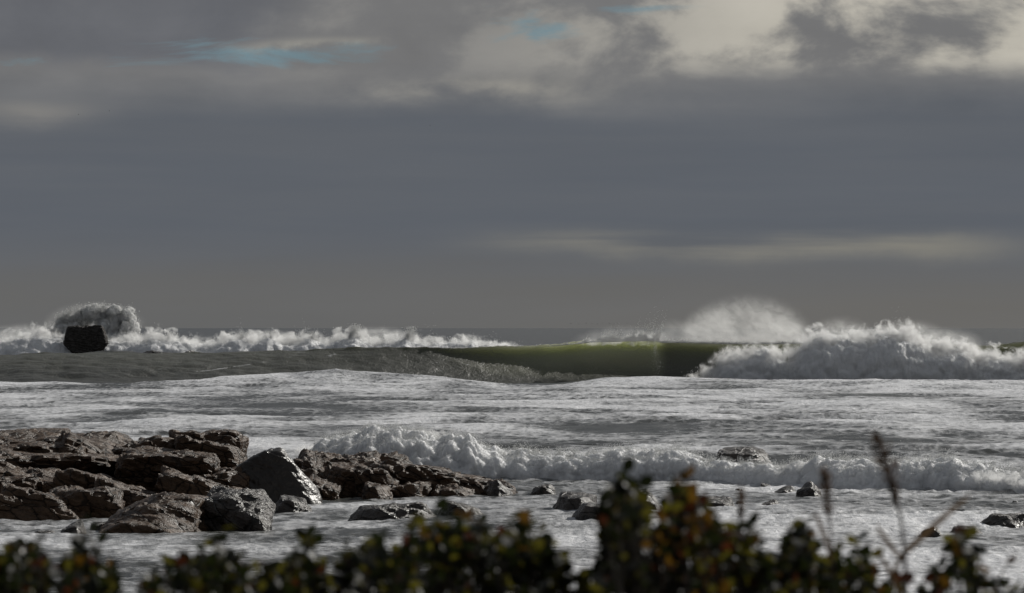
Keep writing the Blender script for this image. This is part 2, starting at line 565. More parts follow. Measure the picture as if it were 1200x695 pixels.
def sea_height(X, Y):
    sx = X / 1.0
    # long swell and chop
    nearamp = sm(Y, 90, 180)
    z = 0.22 * pn2(X * 0.035, Y * 0.045) * nearamp - 0.12
    z += 0.30 * (1 - np.abs(pn2(X * 0.022 + Y * 0.010 + 5.5, Y * 0.034 - X * 0.012)) * 2.2) * sm(Y, 230, 300)
    rid = 1 - np.abs(pn2(X * 0.055 + Y * 0.012, Y * 0.12 + 3.1)) * 2
    z += 0.22 * rid * sm(Y, 150, 330) * (1 - 0.5 * sm(Y, 900, 2000))
    r2 = 1 - np.abs(pn2(X * 0.19 - Y * 0.03, Y * 0.33 + 7.7)) * 2
    z += 0.15 * r2 * sm(Y, 130, 200) * (1 - 0.55 * sm(Y, 235, 300))
    r6 = 1 - np.abs(pn2(X * 0.13 + Y * 0.03 + 2.2, Y * 0.26 - X * 0.03 + 8.8)) * 2
    z += 0.26 * np.maximum(r6, -0.2) ** 1 * sm(pn2(X * 0.03 + 1.1, Y * 0.018 + 4.0), -0.25, 0.45) * sm(Y, 225, 280) * (1 - sm(Y, 562, 576))
    r3 = 1 - np.abs(pn2(X * 0.55 + 1.3, Y * 0.85 + 2.2)) * 2
    z += 0.085 * r3 * (0.6 + 0.8 * pn2(X * 0.08, Y * 0.05)) * (1 - 0.6 * sm(Y, 235, 300))
    r4 = pn2(X * 1.5, Y * 2.0)
    z += 0.045 * r4 * (1 - 0.8 * sm(Y, 235, 300)) * (Y < 420)
    r5 = 1 - np.abs(pn2(X * 1.9 + 4.4, Y * 1.5 + 1.2)) * 2
    z += 0.05 * r5 * (Y < 260) * sm(pn2(X * 0.12 + 7, Y * 0.1), -0.4, 0.5)
    z += 0.8 * sm(Y, 1000, 2500) * pn2(X * 0.004, Y * 0.011)
    # foam ridge in front of the wave
    h = np.interp(X, FX, FZ)
    yc = 566 + 3 * np.sin(X * 0.07)
    d = Y - yc
    z += np.maximum(h - 0.25, 0) * np.where(d < 0, np.exp(-(d / 30) ** 2), np.exp(-(d / 7) ** 2))
    # a lower ridge nearer in
    z += 0.75 * np.exp(-((Y - 400 - 0.35 * X) / 16) ** 2) * sm(pn2(X * 0.05 + 9, Y * 0.004), -0.2, 0.4)
    z += 0.55 * np.exp(-((Y - 325 + 0.25 * X) / 11) ** 2) * sm(pn2(X * 0.06 + 3, Y * 0.004 + 4), -0.2, 0.4)
    # near breaker bed
    hn = np.interp(X, NX, NZ) - 0.5
    dn = Y - (nb_line(X) + 7)
    z += np.maximum(hn, 0) * np.where(dn < 0, np.exp(-(dn / 3.5) ** 2), np.exp(-(dn / 9) ** 2))
    # the big wave
    H = np.interp(X, CX, CZ)
    brk = sm(X, -52, 4)                      # 0 rolling swell at left, 1 steep at right
    yc = WY + 3 * np.sin(X * 0.05) + 1.5 * np.sin(X * 0.13)
    d = Y - yc
    Lf = 34 * (1 - brk) + 10.5 * brk
    q = np.clip(-d / Lf, 0, 1)
    front = (1 - brk) * 0.5 * (1 + np.cos(np.pi * q)) + brk *  (1 - q) ** 1.5
    back = (1 - brk) * np.exp(-(np.maximum(d, 0) / 30) ** 2) + brk * np.exp(-np.maximum(d, 0) / 13)
    prf = np.where(d < 0, front, back)
    zw = H * prf
    damp = 1 - 0.5 * prf * np.where(d < 0, 1, 0.3)
    z += (0.30 * pn2(X * 0.22 + Y * 0.05, Y * 0.35) + 0.15 * pn2(X * 0.6, Y * 0.8)) * sm(prf, 0.05, 0.3) * (1 - 0.6 * brk)
    zw = zw + 0.16 * pn2(X * 0.09, X * 0 + 3.3) * prf + 0.07 * pn2(X * 0.35, X * 0 + 6.1) * prf
    trough = -0.3 * np.exp(-((Y - yc + Lf + 4) / 10) ** 2)
    z = z * damp + zw + trough
    dy = -2.2 * brk * prf ** 5
    return z, dy, prf * np.where(d < 12, 1, 0), brk, d, q


def make_rows():
    ys = [40.0]
    while ys[-1] < 70000:
        y = ys[-1]
        if y < 128: s = 2.0
        elif y < 195: s = 0.27
        elif y < 260: s = 0.42
        elif y < 480: s = 0.42 + (y - 260) / 220 * 0.7
        elif y < 556: s = 0.9
        elif y < 625: s = 0.3
        elif y < 680: s = 1.2
        elif y < 1000: s = 3.0
        else: s = y * 0.02
        ys.append(y + s)
    return np.array(ys)


ROWS = make_rows()
ssin = np.linspace(-0.122, 0.122, 640)
k = np.linspace(0, 1, 40)[1:] ** 1.6
COLS = np.concatenate([(-0.122 - k * 0.9)[::-1], ssin, 0.122 + k * 0.9])
YY, SS = np.meshgrid(ROWS, COLS, indexing='ij')
XX = SS * YY
Z, DY, WP, BRK, DW, QW = sea_height(XX.ravel(), YY.ravel())
Xf, Yf = XX.ravel(), YY.ravel()
# foam cover
fo = np.full(len(Z), 0.63)
fo += 0.22 * pn2(Xf * 0.03, Yf * 0.02) + 0.12 * pn2(Xf * 0.11, Yf * 0.06)
fo += 0.25 * np.clip((Z - 0.25), -0.3, 0.5) * (Yf < 575)
fo = fo + 0.16 * (1 - sm(Yf, 140, 175))
fo = fo + 0.2 * (Yf > 172) * (Yf < 196) * sm(-Xf, 2, 6)
fo = fo * (1 - sm(Yf, 569, 576))
# wave face: thin drawn-up streaks
pk = Xf / WY * F + 600
onface = (DW < 1.0) & (Yf > 573)
u = (Xf * 0.55 - Z * 3.2)
st = pn2(u * 0.22 + 4.0, Z * 0.10 + Xf * 0.015)
st2 = pn2(u * 0.7, Z * 0.3 + 8)
streak = np.clip(1 - np.abs(st) * 11, 0, 1) * sm(pn2(Xf * 0.06 + 3, Z * 0.3 + 1), -0.25, 0.2)
fo = np.where(onface, np.maximum(fo, (0.44 + 0.25 * st2) * streak * (1 - sm(pk, 590, 650)) + 0.07 + 0.06 * st2 * (1 - BRK)), fo)
fo = np.where(onface & (QW > 0.55) & (Yf > 575), np.maximum(fo, 0.10 + 0.30 * (1 - BRK) ** 2 * sm(QW, .62, 1.0)), fo)
fo = np.where((DW >= 1.0) & (DW < 16), 0.45, fo)
fo = np.where(Yf > 640, 0.16, fo)
crestw = sm(pk, 672, 700) * (1 - sm(pk, 772, 790))
fo = np.where((DW > 0.2) & (DW < 1.2), np.maximum(fo, 0.38 * crestw + 0.4 * sm(st2, .1, .4) * sm(pk, 480, 560)), fo)
clear = sm(WP, 0.0, 0.95) * (DW < 0.3) * (0.05 + 0.95 * sm(pk, 500, 720) * (1 - 0.80 * sm(pk, 766, 784)))
P = np.stack([Xf, Yf + DY, Z], 1)
nr, nc = len(ROWS), len(COLS)


def sea_part(name, r0, r1, parent=None, mat=None):
    sl_ = slice(r0 * nc, (r1 + 1) * nc)
    return build(name, P[sl_], grid_faces(r1 - r0 + 1, nc), mat or M_SEA, parent, True, {'foam': fo[sl_], 'clear': clear[sl_]})


ra, rb = int(np.searchsorted(ROWS, 576)), int(np.searchsorted(ROWS, 645))
tag(sea_part('sea', 0, ra), 'grey sea covered in churned white foam in front of the big wave', kind='structure')
tag(sea_part('sea', rb, nr - 1), 'dark grey open sea running out to the horizon', kind='structure')
W = thing('breaking_wave', (0, WY, 0), 'biggest wave, long green lipped breaker with smooth dark face left and white water right', 'wave')
sea_part('wave_face', ra, rb, W, M_WAVE)

# ------------------------------------------------------------------ white water and spray


def drops(name, pts, size, parent, mat=None):
    pts = np.asarray(pts)
    n = len(pts)
    base = np.array([(1, 1, 1), (1, -1, -1), (-1, 1, -1), (-1, -1, 1)], dtype=float) * 0.6
    q = RNG.normal(size=(n, 4)); q /= np.linalg.norm(q, axis=1, keepdims=True)
    w, x, y, z = q.T
    R = np.stack([1 - 2 * (y * y + z * z), 2 * (x * y - z * w), 2 * (x * z + y * w),
                  2 * (x * y + z * w), 1 - 2 * (x * x + z * z), 2 * (y * z - x * w),
                  2 * (x * z - y * w), 2 * (y * z + x * w), 1 - 2 * (x * x + y * y)], 1).reshape(n, 3, 3)
    V = np.einsum('nij,kj->nki', R, base) * np.asarray(size).reshape(-1, 1, 1) + pts[:, None, :]
    fc = np.array([(0, 1, 2), (0, 3, 1), (0, 2, 3), (1, 3, 2)])
    Fc = (np.arange(n)[:, None, None] * 4 + fc[None]).reshape(-1, 3)
    o = build(name, V.reshape(-1, 3), Fc, mat or M_DROP, parent, True)
    return tag(o, kind='stuff')


def pile(name, top, Yd, base, depth, parent, nu=500, nv=56, amp=0.3, yline=None, sc=0.45, seed=0.0, core=0.92, rag=0.0):
    """a bank of churning white water whose outline follows `top`"""
    tx, tz = prof(top, Yd)
    X = np.linspace(tx[0], tx[-1], nu)
    H = np.interp(X, tx, tz) - base
    H = H * (1 + rag * pn2(X * 0.45, X * 0 + seed) + rag * 0.6 * pn2(X * 1.3, X * 0 + seed))
    H = np.maximum(H * core, 0.02)
    th = np.linspace(-0.12, np.pi + 0.1, nv)
    T, XXp = np.meshgrid(th, X, indexing='ij')
    HH = np.broadcast_to(H, T.shape)
    Yc = np.broadcast_to(yline(X) if yline is not None else np.full(nu, Yd), T.shape)
    wd = depth * np.clip(HH / HH.max(), 0.25, 1)
    Yp = Yc - wd * np.cos(T) * np.where(np.cos(T) > 0, 1.0, 1.2)
    Zp = base + HH * np.sign(np.sin(T)) * np.abs(np.sin(T)) ** 0.75
    Pp = np.stack([XXp.ravel(), Yp.ravel(), Zp.ravel()], 1)
    Nn = np.stack([np.zeros(T.size), -np.cos(T).ravel(), np.sin(T).ravel()], 1)
    Q = Pp + seed
    warp = np.stack([fbm3(Q + 31, sc * 0.8, 2), fbm3(Q + 57, sc * 0.8, 2), fbm3(Q + 91, sc * 0.8, 2)], 1)
    b = puffs(Q + warp * 0.35 / sc * 0.6, sc)
    a = amp * np.minimum(HH.ravel(), HH.max() * 0.8) * 1.5
    D = Nn * (b * a)[:, None]
    Pp = Pp + D
    return build(name, Pp, grid_faces(nv, nu), M_FOAM, parent, True), (X, H, Yc[0], base, Pp, Nn, HH.ravel() / HH.max())


def crown(info, n, jets, up, spread, size, lowfrac=0.5, wind=(0, 0), coat=1000, fuzz=0.1):
    """drops thrown off the top of a pile: loose haze of drops plus pointed jets"""
    X, H, Yc, base, PS, NS, HS = info
    pr = H ** 1.2; pr = pr / pr.sum()
    out = []
    i = RNG.choice(len(X), n, p=pr)
    e = RNG.exponential(1.0, n)
    mod = np.clip(0.35 + 1.5 * pn2(X * 0.35, X * 0 + 2.5), 0.08, 2)[i]
    top = base + H[i]
    f = RNG.random(n)
    zz = np.where(f < lowfrac, base + H[i] * (1 - 0.65 * RNG.random(n) ** 1.3), top + e * up * mod * 0.5)
    yy = Yc[i] + RNG.normal(0, spread, n) - np.where(f < lowfrac, spread * 1.0, 0)
    out.append(np.stack([X[i] + RNG.normal(0, 0.2, n) + wind[0] * (zz - top).clip(0), yy, zz], 1))
    for _ in range(jets):
        k = RNG.choice(len(X), p=pr)
        m = int(RNG.integers(40, 160))
        L = up * RNG.uniform(0.7, 2.2)
        t = RNG.random(m) ** 0.8
        ax, ay = RNG.normal(0, 0.35), RNG.normal(0, 0.3)
        c = np.stack([X[k] + ax * L * t, Yc[k] + ay * L * t, base + H[k] * 0.92 + L * (t - 0.25 * t * t)], 1)
        out.append(c + RNG.normal(0, 1, (m, 3)) * (0.04 + 0.16 * t[:, None]) * L * 0.6)
    # a fuzzy coat of drops on the body itself
    w = (PS[:, 2] > base - 0.05) * (0.25 + (PS[:, 2] - base) / H.max()) * HS
    k = RNG.choice(len(PS), coat, p=w / w.sum())
    out.append(PS[k] + NS[k] * (RNG.exponential(fuzz, coat) - 0.3 * fuzz)[:, None] + RNG.normal(0, fuzz * 0.9, (coat, 3)))
    p = np.concatenate(out)
    return p, size * RNG.uniform(0.5, 1.0, len(p)) ** 1.5


# --- big wave: broken part on the right
BIG = [(828, 452), (838, 434), (845, 420), (860, 414), (880, 412), (897, 408), (912, 417), (923, 424), (936, 408), (950, 399), (963, 392), (985, 394),
       (1010, 394), (1035, 390), (1057, 388), (1070, 397), (1085, 403), (1110, 405), (1127, 409), (1144, 421), (1156, 412), (1168, 418), (1200, 422), (1260, 415), (1330, 420), (1400, 430)]
ob, inf = pile('white_water', BIG, 588, 0.0, 6.0, W, 620, 64, 0.16, sc=0.42, seed=3.0, core=0.88)
p, s = crown(inf, 34000, 120, 0.95, 1.2, 0.055, 0.1, coat=40000, fuzz=0.22)
drops('spray', p, s, W)
# small boil at the foot of the open face
n = 900
t = RNG.normal(0, 1, n)
xb = 815 + 17 * t
cp = np.stack([(xb - 600) / F * 586, 586 + RNG.normal(0, 0.6, n), 0.1 + np.abs(RNG.normal(0, 1, n)) * 0.75 * np.exp(-t * t * 0.5)], 1)
drops('spray', cp, 0.07 * RNG.uniform(0.4, 1, n), W)
# falling edge of the lip
n = 500
t = RNG.random(n) ** 4
cx = 767 + 4 * t + RNG.normal(0, 1.0 + 3 * t, n)
cp = np.stack([(cx - 600) / F * 598, 600 - 4 * t + RNG.normal(0, 0.4, n), 5.6 - 4.2 * t + RNG.normal(0, 0.15, n)], 1)
drops('lip_curtain', cp, 0.045 * RNG.uniform(0.4, 1, n), W)
# wisps along the feathering lip
n = 30000
x = RNG.uniform(676, 772, n)
z0 = np.interp(x, [c[0] for c in CREST], [c[1] for c in CREST])
g = np.clip(0.5 + 0.7 * pn2(x * 0.08, x * 0 + 4.2) + 0.6 * pn2(x * 0.37, x * 0 + 9.2), 0.12, 1.2) * sm(x, 672, 700)
hgt = RNG.exponential(1.0, n) * g * (3.0 + 5.0 * sm(x, 720, 770))
yv = z0 + 1.0 - hgt
xw = x + hgt * 0.35
yd = 603 + hgt * 0.3 + RNG.normal(0, 0.4, n)
cp = np.stack([(xw - 600) / F * yd, yd, CH - (yv - HY) / F * yd], 1)
drops('spray', cp, 0.055 * RNG.uniform(0.4, 1, n), W)
# pale line of spray on the crest to the right
n = 9000
x = np.concatenate([RNG.uniform(770, 945, n // 2), RNG.uniform(480, 680, n // 2)])
z0 = np.interp(x, [c[0] for c in CREST], [c[1] for c in CREST])
hgt = RNG.exponential(1.0, n) * np.where(x > 700, 0.9, 1.3 * np.clip(pn2(x * 0.07, x * 0 + 1.2) + 0.15, 0, 1))
yd = np.where(x > 700, 603.5, 606.0) + RNG.normal(0, 0.3, n)
cp = np.stack([(x - 600) / F * yd, yd, CH - (z0 + 0.6 - hgt - HY) / F * yd], 1)
drops('spray', cp, 0.085 * RNG.uniform(0.4, 1, n), W)


def unit_sphere():
    nu, nv = 32, 17
    th = np.linspace(0, 2 * np.pi, nu, endpoint=False)
    ph = np.linspace(0.02, np.pi - 0.02, nv)
    V = np.array([(np.cos(a) * np.sin(b), np.sin(a) * np.sin(b), np.cos(b)) for b in ph for a in th])
    fs = []
    for j in range(nv - 1):
        for i in range(nu):
            fs.append((j * nu + i, (j + 1) * nu + i, (j + 1) * nu + (i + 1) % nu, j * nu + (i + 1) % nu))
    me = bpy.data.meshes.new('spindrift')
    me.from_pydata([tuple(v) for v in V] , [], fs + [tuple(range(nu))[::1], tuple(range((nv - 1) * nu, nv * nu))[::-1]])
    return me


SPH = unit_sphere()


def mist(px, py, rx, ry, Yd, depth, mat, parent, name='spindrift'):
    c = at(px, py, Yd)
    me = SPH.copy()
    me.materials.append(mat)
    o = bpy.data.objects.new(name, me)
    COL.objects.link(o)
    o.parent = parent
    o.location = Vector(c) - Vector(parent.location)
    o.scale = (rx / F * Yd, depth, ry / F * Yd)
    return tag(o, kind='stuff')


mist(832, 404, 44, 50, 614, 4, M_MIST, W)
mist(876, 404, 88, 66, 616, 4.5, M_MIST, W)
mist(908, 406, 52, 46, 613, 4, M_MIST, W)
mist(792, 405, 40, 36, 612, 4, M_MIST_THIN, W)
mist(735, 402, 72, 24, 612, 4, M_MIST_THIN, W)
for (px, py, rx, ry) in ((858, 428, 26, 22), (884, 424, 30, 20), (908, 424, 24, 22), (938, 424, 24, 24), (958, 410, 26, 26), (985, 408, 30, 24), (1012, 408, 32, 24), (1040, 404, 28, 24), (1060, 402, 30, 24), (1084, 412, 28, 20), (1110, 414, 28, 20),
                         (1130, 420, 26, 20), (1158, 424, 24, 20), (1185, 428, 26, 18), (1215, 424, 30, 20), (832, 440, 16, 14)):
    mist(px, py - 3, rx * 1.2, ry * 1.2, 586.8, 3.2, M_CLOUD, W, 'surf_cloud')
for (px, py, rx, ry, yy) in ((694, 401, 22, 6, 605), (722, 399, 26, 8, 605), (750, 397, 24, 11, 605), (762, 397, 16, 9, 604)):
    mist(px, py, rx, ry, yy, 1.2, M_CLOUD if py < 405 else M_MIST, W, 'lip_spray')
mist(818, 444, 20, 9, 587, 1.6, M_CLOUD, W, 'surf_cloud')
mist(985, 402, 50, 36, 612, 6, M_MIST_THIN, W)
mist(1065, 400, 55, 30, 612, 6, M_MIST_THIN, W)
mist(1110, 406, 50, 26, 604, 6, M_MIST_THIN, W)

# --- far breaker behind the big wave
FARY = 800.0
FARB = thing('breaking_wave', at(330, 420, FARY), 'broken ragged line of white surf behind the big wave, left half of the view', 'wave')
FAR = [(-140, 402), (-60, 396), (0, 400), (12, 394), (30, 390), (55, 388), (75, 394), (150, 397), (165, 396), (180, 391), (200, 395), (225, 398), (250, 401), (270, 395), (283, 392), (300, 397),
       (315, 391), (333, 398), (348, 394), (366, 393), (384, 400), (395, 395), (408, 393), (417, 391), (426, 395), (440, 400), (458, 396), (476, 393), (488, 398), (500, 401),
       (530, 399), (552, 397), (563, 402), (590, 403), (612, 408)]
ob, inf = pile('white_water', FAR, FARY, 0.0, 8.0, FARB, 760, 48, 0.16, sc=0.34, seed=11.0, core=0.82)
p, s = crown(inf, 30000, 120, 1.0, 1.6, 0.075, 0.1, (0.3, 0), coat=34000, fuzz=0.28)
drops('spray', p, s, FARB)
pj, sj = [], []
for (x0, y0, ax, L, m) in ((410, 396, 6, 15, 900), (416, 398, 1, 18, 900), (420, 398, -3, 12, 600), (478, 396, 3, 13, 900), (484, 398, -2, 12, 600), (318, 397, 2, 9, 600), (366, 397, -2, 8, 500), (283, 398, 2, 8, 500), (197, 398, 3, 9, 500)):
    t = RNG.random(m) ** 1.5
    x = x0 + ax * t + RNG.normal(0, 0.7 + 3.2 * t, m)
    y = y0 - L * t + RNG.normal(0, 1.0, m)
    yd = FARY + RNG.normal(0, 0.8, m) - 1
    pj.append(np.stack([(x - 600) / F * yd, yd, CH - (y - HY) / F * yd], 1)); sj.append(0.085 * RNG.uniform(0.4, 1, m))
drops('spray', np.concatenate(pj), np.concatenate(sj), FARB)
for i in range(-3, 31):
    px = i * 20 + RNG.uniform(-5, 5)
    yt = np.interp(px, [q[0] for q in FAR], [q[1] for q in FAR])
    ry = (414 - yt) * 0.80
    mist(px, 413 - ry * 0.62, RNG.uniform(18, 28), ry * RNG.uniform(1.15, 1.5), FARY - 1, 4.0, M_CLOUD_FAR, FARB, 'surf_cloud')
mist(30, 398, 60, 22, 802, 7, M_MIST_THIN, FARB)
mist(310, 400, 60, 16, 802, 7, M_MIST_THIN, FARB)
mist(440, 398, 60, 18, 802, 7, M_MIST_THIN, FARB)

# --- splash behind the sea stack
SPY = 806.0
SPL = thing('sea_splash', at(110, 425, SPY), 'tall burst of white spray exploding behind the square sea stack', 'splash')


def blob(name, px, py, rx, ry, Yd, depth, parent, n=44, amp=0.28, sc=1.1, mat=None):
    c = at(px, py, Yd)
    R = np.array([rx / F * Yd, depth, ry / F * Yd])
    th = np.linspace(0, 2 * np.pi, n * 2 + 1)
    ph = np.linspace(0.001, np.pi - 0.001, n)
    B, A = np.meshgrid(ph, th, indexing='ij')
    D = np.stack([np.cos(A) * np.sin(B), np.sin(A) * np.sin(B), np.cos(B)], -1).reshape(-1, 3)
    Q = D * R + c
    w = np.stack([fbm3(Q + 31, sc * .6, 2), fbm3(Q + 57, sc * .6, 2), fbm3(Q + 91, sc * .6, 2)], 1)
    b = fbm3(Q + w * 0.4, sc * 0.55, 5, 0.55, True)
    V = c + D * R * (1 + amp * b)[:, None] + w * R.min() * 0.12
    return V, grid_faces(n, n * 2 + 1)


def blobs(name, specs, Yd, parent, amp=0.28, sc=1.1, n=44):
    Vs, Fs, o = [], [], 0
    for (px, py, rx, ry, dd, dep) in specs:
        V, Fc = blob(name, px, py, rx, ry, Yd + dd, dep, parent, n, amp, sc)
        Vs.append(V); Fs.append(Fc + o); o += len(V)
    return build(name, np.concatenate(Vs), np.concatenate(Fs), M_PLUME, parent, True)


specs = [(82, 388, 16, 14, 0, 2.2), (74, 378, 9, 8, 1, 1.4), (96, 374, 13, 10, 1, 2.0), (108, 367, 12, 10, 0, 2), (122, 372, 13, 12, 1, 2), (134, 368, 12, 9, 0, 2),
         (147, 374, 12, 11, 0, 2), (150, 388, 13, 14, -1, 2.2), (130, 388, 20, 18, 0, 3), (138, 402, 26, 14, -2, 3), (152, 364, 6, 5, 1, 1), (66, 388, 8, 7, 0, 1.2), (60, 400, 24, 12, 0, 2.5)]
blobs('plume', [(a, b, c * 0.97, d * 0.97, e, f * 0.97) for (a, b, c, d, e, f) in specs], SPY, SPL, 0.30, 1.2)
for (a, b, c, d, e, f) in specs:
    mist(a, b, c * 1.45, d * 1.5, SPY + e - 1.0, max(f, 1.8) * 1.1, M_CLOUD_THIN, SPL, 'plume_cloud')
pts, szs = [], []
for (px, py, rx, ry, dd, dep) in specs:
    m = int(40 + rx * ry * 7)
    d = RNG.normal(size=(m, 3)); d /= np.linalg.norm(d, axis=1, keepdims=True)
    r = (0.85 + RNG.exponential(0.16, m))[:, None]
    c = at(px, py, SPY + dd)
    q = c + d * r * np.array([rx / F * SPY, dep, ry / F * SPY])
    pts.append(q); szs.append(0.10 * RNG.uniform(0.4, 1, m))
for _ in range(75):                                     # pointed jets
    a = RNG.uniform(-0.9, 0.9)
    m = int(RNG.integers(30, 110))
    L = RNG.uniform(8, 16)
    t = RNG.random(m)
    px = 112 + a * 42 + np.sin(a) * L * t * 0.7 + RNG.normal(0, 0.4 + 1.4 * t, m)
    py = 370 + a * a * 12 - np.cos(a) * L * t + RNG.normal(0, 0.4 + 1.2 * t, m)
    yd = SPY + RNG.normal(0, 1, m)
    pts.append(np.stack([(px - 600) / F * yd, yd, CH - (py - HY) / F * yd], 1)); szs.append(0.12 * RNG.uniform(0.4, 1, m))
drops('spray', np.concatenate(pts), np.concatenate(szs), SPL)
mist(110, 380, 66, 30, SPY + 4, 5, M_MIST_THIN, SPL, 'mist')

# --- near breaker running onto the rocks
NEAR = thing('breaking_wave', (8, 215, 0), 'low tumbling band of foaming surf just behind the near rocks', 'wave')
yl = lambda X: nb_line(X) + 4.0
ob, inf = pile('white_water', NB_TOP[2:], 224, -0.15, 4.2, NEAR, 1000, 90, 0.34, yl, sc=0.95, seed=21.0, core=0.86, rag=0.17)
p, s = crown(inf, 75000, 500, 0.36, 0.9, 0.027, 0.2, coat=110000, fuzz=0.08)
drops('spray', p, s, NEAR)

NBX = [q[0] for q in NB_TOP]; NBY = [q[1] for q in NB_TOP]
px = 366.0
while px < 1215:
    yt = np.interp(px, NBX, NBY)
    Xw = (px - 600) / F * 218
    Yd = float(yl(np.array([Xw]))[0]) + 0.6
    top = CH - (yt - HY) / F * 224                       # height of the crest
    rz_ = RNG.uniform(0.55, 0.85) * max(top, 0.8) * 0.62
    c = np.array((px / 1.0, 0, 0))
    zc = top * RNG.uniform(0.50, 0.85)
    mist(px, HY + (CH - zc) * F / Yd, RNG.uniform(22, 40), rz_ * F / Yd, Yd, RNG.uniform(0.9, 1.4), M_CLOUD_NEAR, NEAR, 'surf_cloud')
    px += RNG.uniform(14, 22)

# ------------------------------------------------------------------ rocks


def cube_dirs(n):
    g = np.linspace(-1, 1, n)
    g = np.tan(g * np.pi / 4)
    A, B = np.meshgrid(g, g, indexing='ij')
    a, b, o = A.ravel(), B.ravel(), np.ones(A.size)
    Vs = [np.stack(q, 1) for q in ((o, a, b), (-o, b, a), (b, o, a), (a, -o, b), (a, b, o), (b, a, -o))]
    Fs = [grid_faces(n, n) + i * n * n for i in range(6)]
    V = np.concatenate(Vs); V /= np.linalg.norm(V, axis=1, keepdims=True)
    return V, np.concatenate(Fs)


def rock_shape(c, R, seed, n=26, planes=16, sharp=26, rough=0.10, strata=0.05, tilt=0.5, blocky=0.5, yaw=0.0, lean=0.0, pl=None):
    rg = np.random.default_rng(seed)
    D, Fc = cube_dirs(n)
    nr_ = rg.normal(size=(planes, 3)); nr_ /= np.linalg.norm(nr_, axis=1, keepdims=True)
    dd = rg.uniform(0.72 + 0.3 * blocky, 1.0 + 0.4 * blocky, planes)
    ax = np.array([(1, 0, 0), (-1, 0, 0), (0, 1, 0), (0, -1, 0), (0, 0, 1), (0, 0, -1)], dtype=float) + rg.normal(0, 0.16, (6, 3))
    ax /= np.linalg.norm(ax, axis=1, keepdims=True)
    nr_ = np.concatenate([nr_, ax]); dd = np.concatenate([dd, np.full(6, 1.0 - 0.15 * blocky)])
    if pl is not None:
        A_ = np.array(pl, dtype=float)
        nr_ = A_[:, :3] / np.linalg.norm(A_[:, :3], axis=1, keepdims=True); dd = A_[:, 3]
    q = np.maximum(D @ nr_.T, 0) / dd
    r = (q ** sharp).sum(1) ** (-1.0 / sharp)
    V = D * r[:, None]
    V /= np.abs(V).max(0)
    V = V * R
    if lean:
        V[:, 2] -= lean * V[:, 0] + 0.3 * lean * V[:, 1]
    if yaw:
        cy, sy = math.cos(yaw), math.sin(yaw)
        V = np.stack([V[:, 0] * cy - V[:, 1] * sy, V[:, 0] * sy + V[:, 1] * cy, V[:, 2]], 1)
    Q = V + np.asarray(c)
    Rm = np.cbrt(np.prod(R))
    bed = np.array([tilt, 0.25, 1.0]); bed /= np.linalg.norm(bed)
    k = Q @ bed
    n1 = fbm3(Q, 0.9, 4)
    s = (k + 0.25 * n1) * 2.4
    fr = s - np.floor(s)
    step = np.where(fr < 0.82, fr / 0.82, (1 - fr) / 0.18)
    b2 = pn3(Q[:, 0] * 0.8 + 40, Q[:, 1] * 0.8, Q[:, 2] * 1.4)
    D2 = V / np.maximum(np.linalg.norm(V, axis=1, keepdims=True), 1e-6)
    disp = rough * Rm * (0.8 * fbm3(Q, 0.55 / max(Rm, .3) + .4, 5, 0.55) - 0.4 * np.abs(b2)) + strata * min(Rm, 1.5) * step
    return Q + D2 * disp[:, None], Fc


def rock(x0, x1, y0, y1, Yd, depth, seed, label=None, mat=None, parent=None, name='rock', under=0.5, group=None, **kw):
    """a rock whose outline fills the box (x0..x1, y0..y1) of the view from Yd metres away"""
    if parent is None and 585 < y1 < 640 and name != 'boulder':
        Yd = CH * F / (y1 - 1 - HY) + depth * 0.4          # stand its foot on the waterline
    a, b = at(x0, y0, Yd), at(x1, y1, Yd)
    zt, zb = a[2], b[2] - under
    c = np.array(((a[0] + b[0]) / 2, Yd, (zt + zb) / 2))
    R = np.array(((b[0] - a[0]) / 2 * 1.04, depth / 2, (zt - zb) / 2 * 1.02))
    if parent is None and 'pl' not in kw and name == 'rock' and y1 - y0 < 36:
        rq = np.random.default_rng(seed + 900)           # worn, low, sloping sides
        kw['pl'] = [(math.cos(a_) , math.sin(a_), rq.uniform(0.1, 0.55), rq.uniform(0.78, 0.95)) for a_ in np.arange(9) * 0.698 + rq.uniform(0, 0.7)] + [(rq.normal(0, .2), rq.normal(0, .2), 1, rq.uniform(0.5, 0.62)), (rq.normal(0, .6), -0.3, 1, rq.uniform(0.6, 0.7)), (0, 0, -1, 0.9)]
        kw['rough'] = kw.get('rough', 0.1) * 1.25
    V, Fc = rock_shape(c, R, seed, **kw)
    o = build(name, V - c if parent is None else V, Fc, mat or M_ROCK, parent, False)
    if parent is None: o.location = c
    if label: tag(o, label, 'rock', group)
    return o


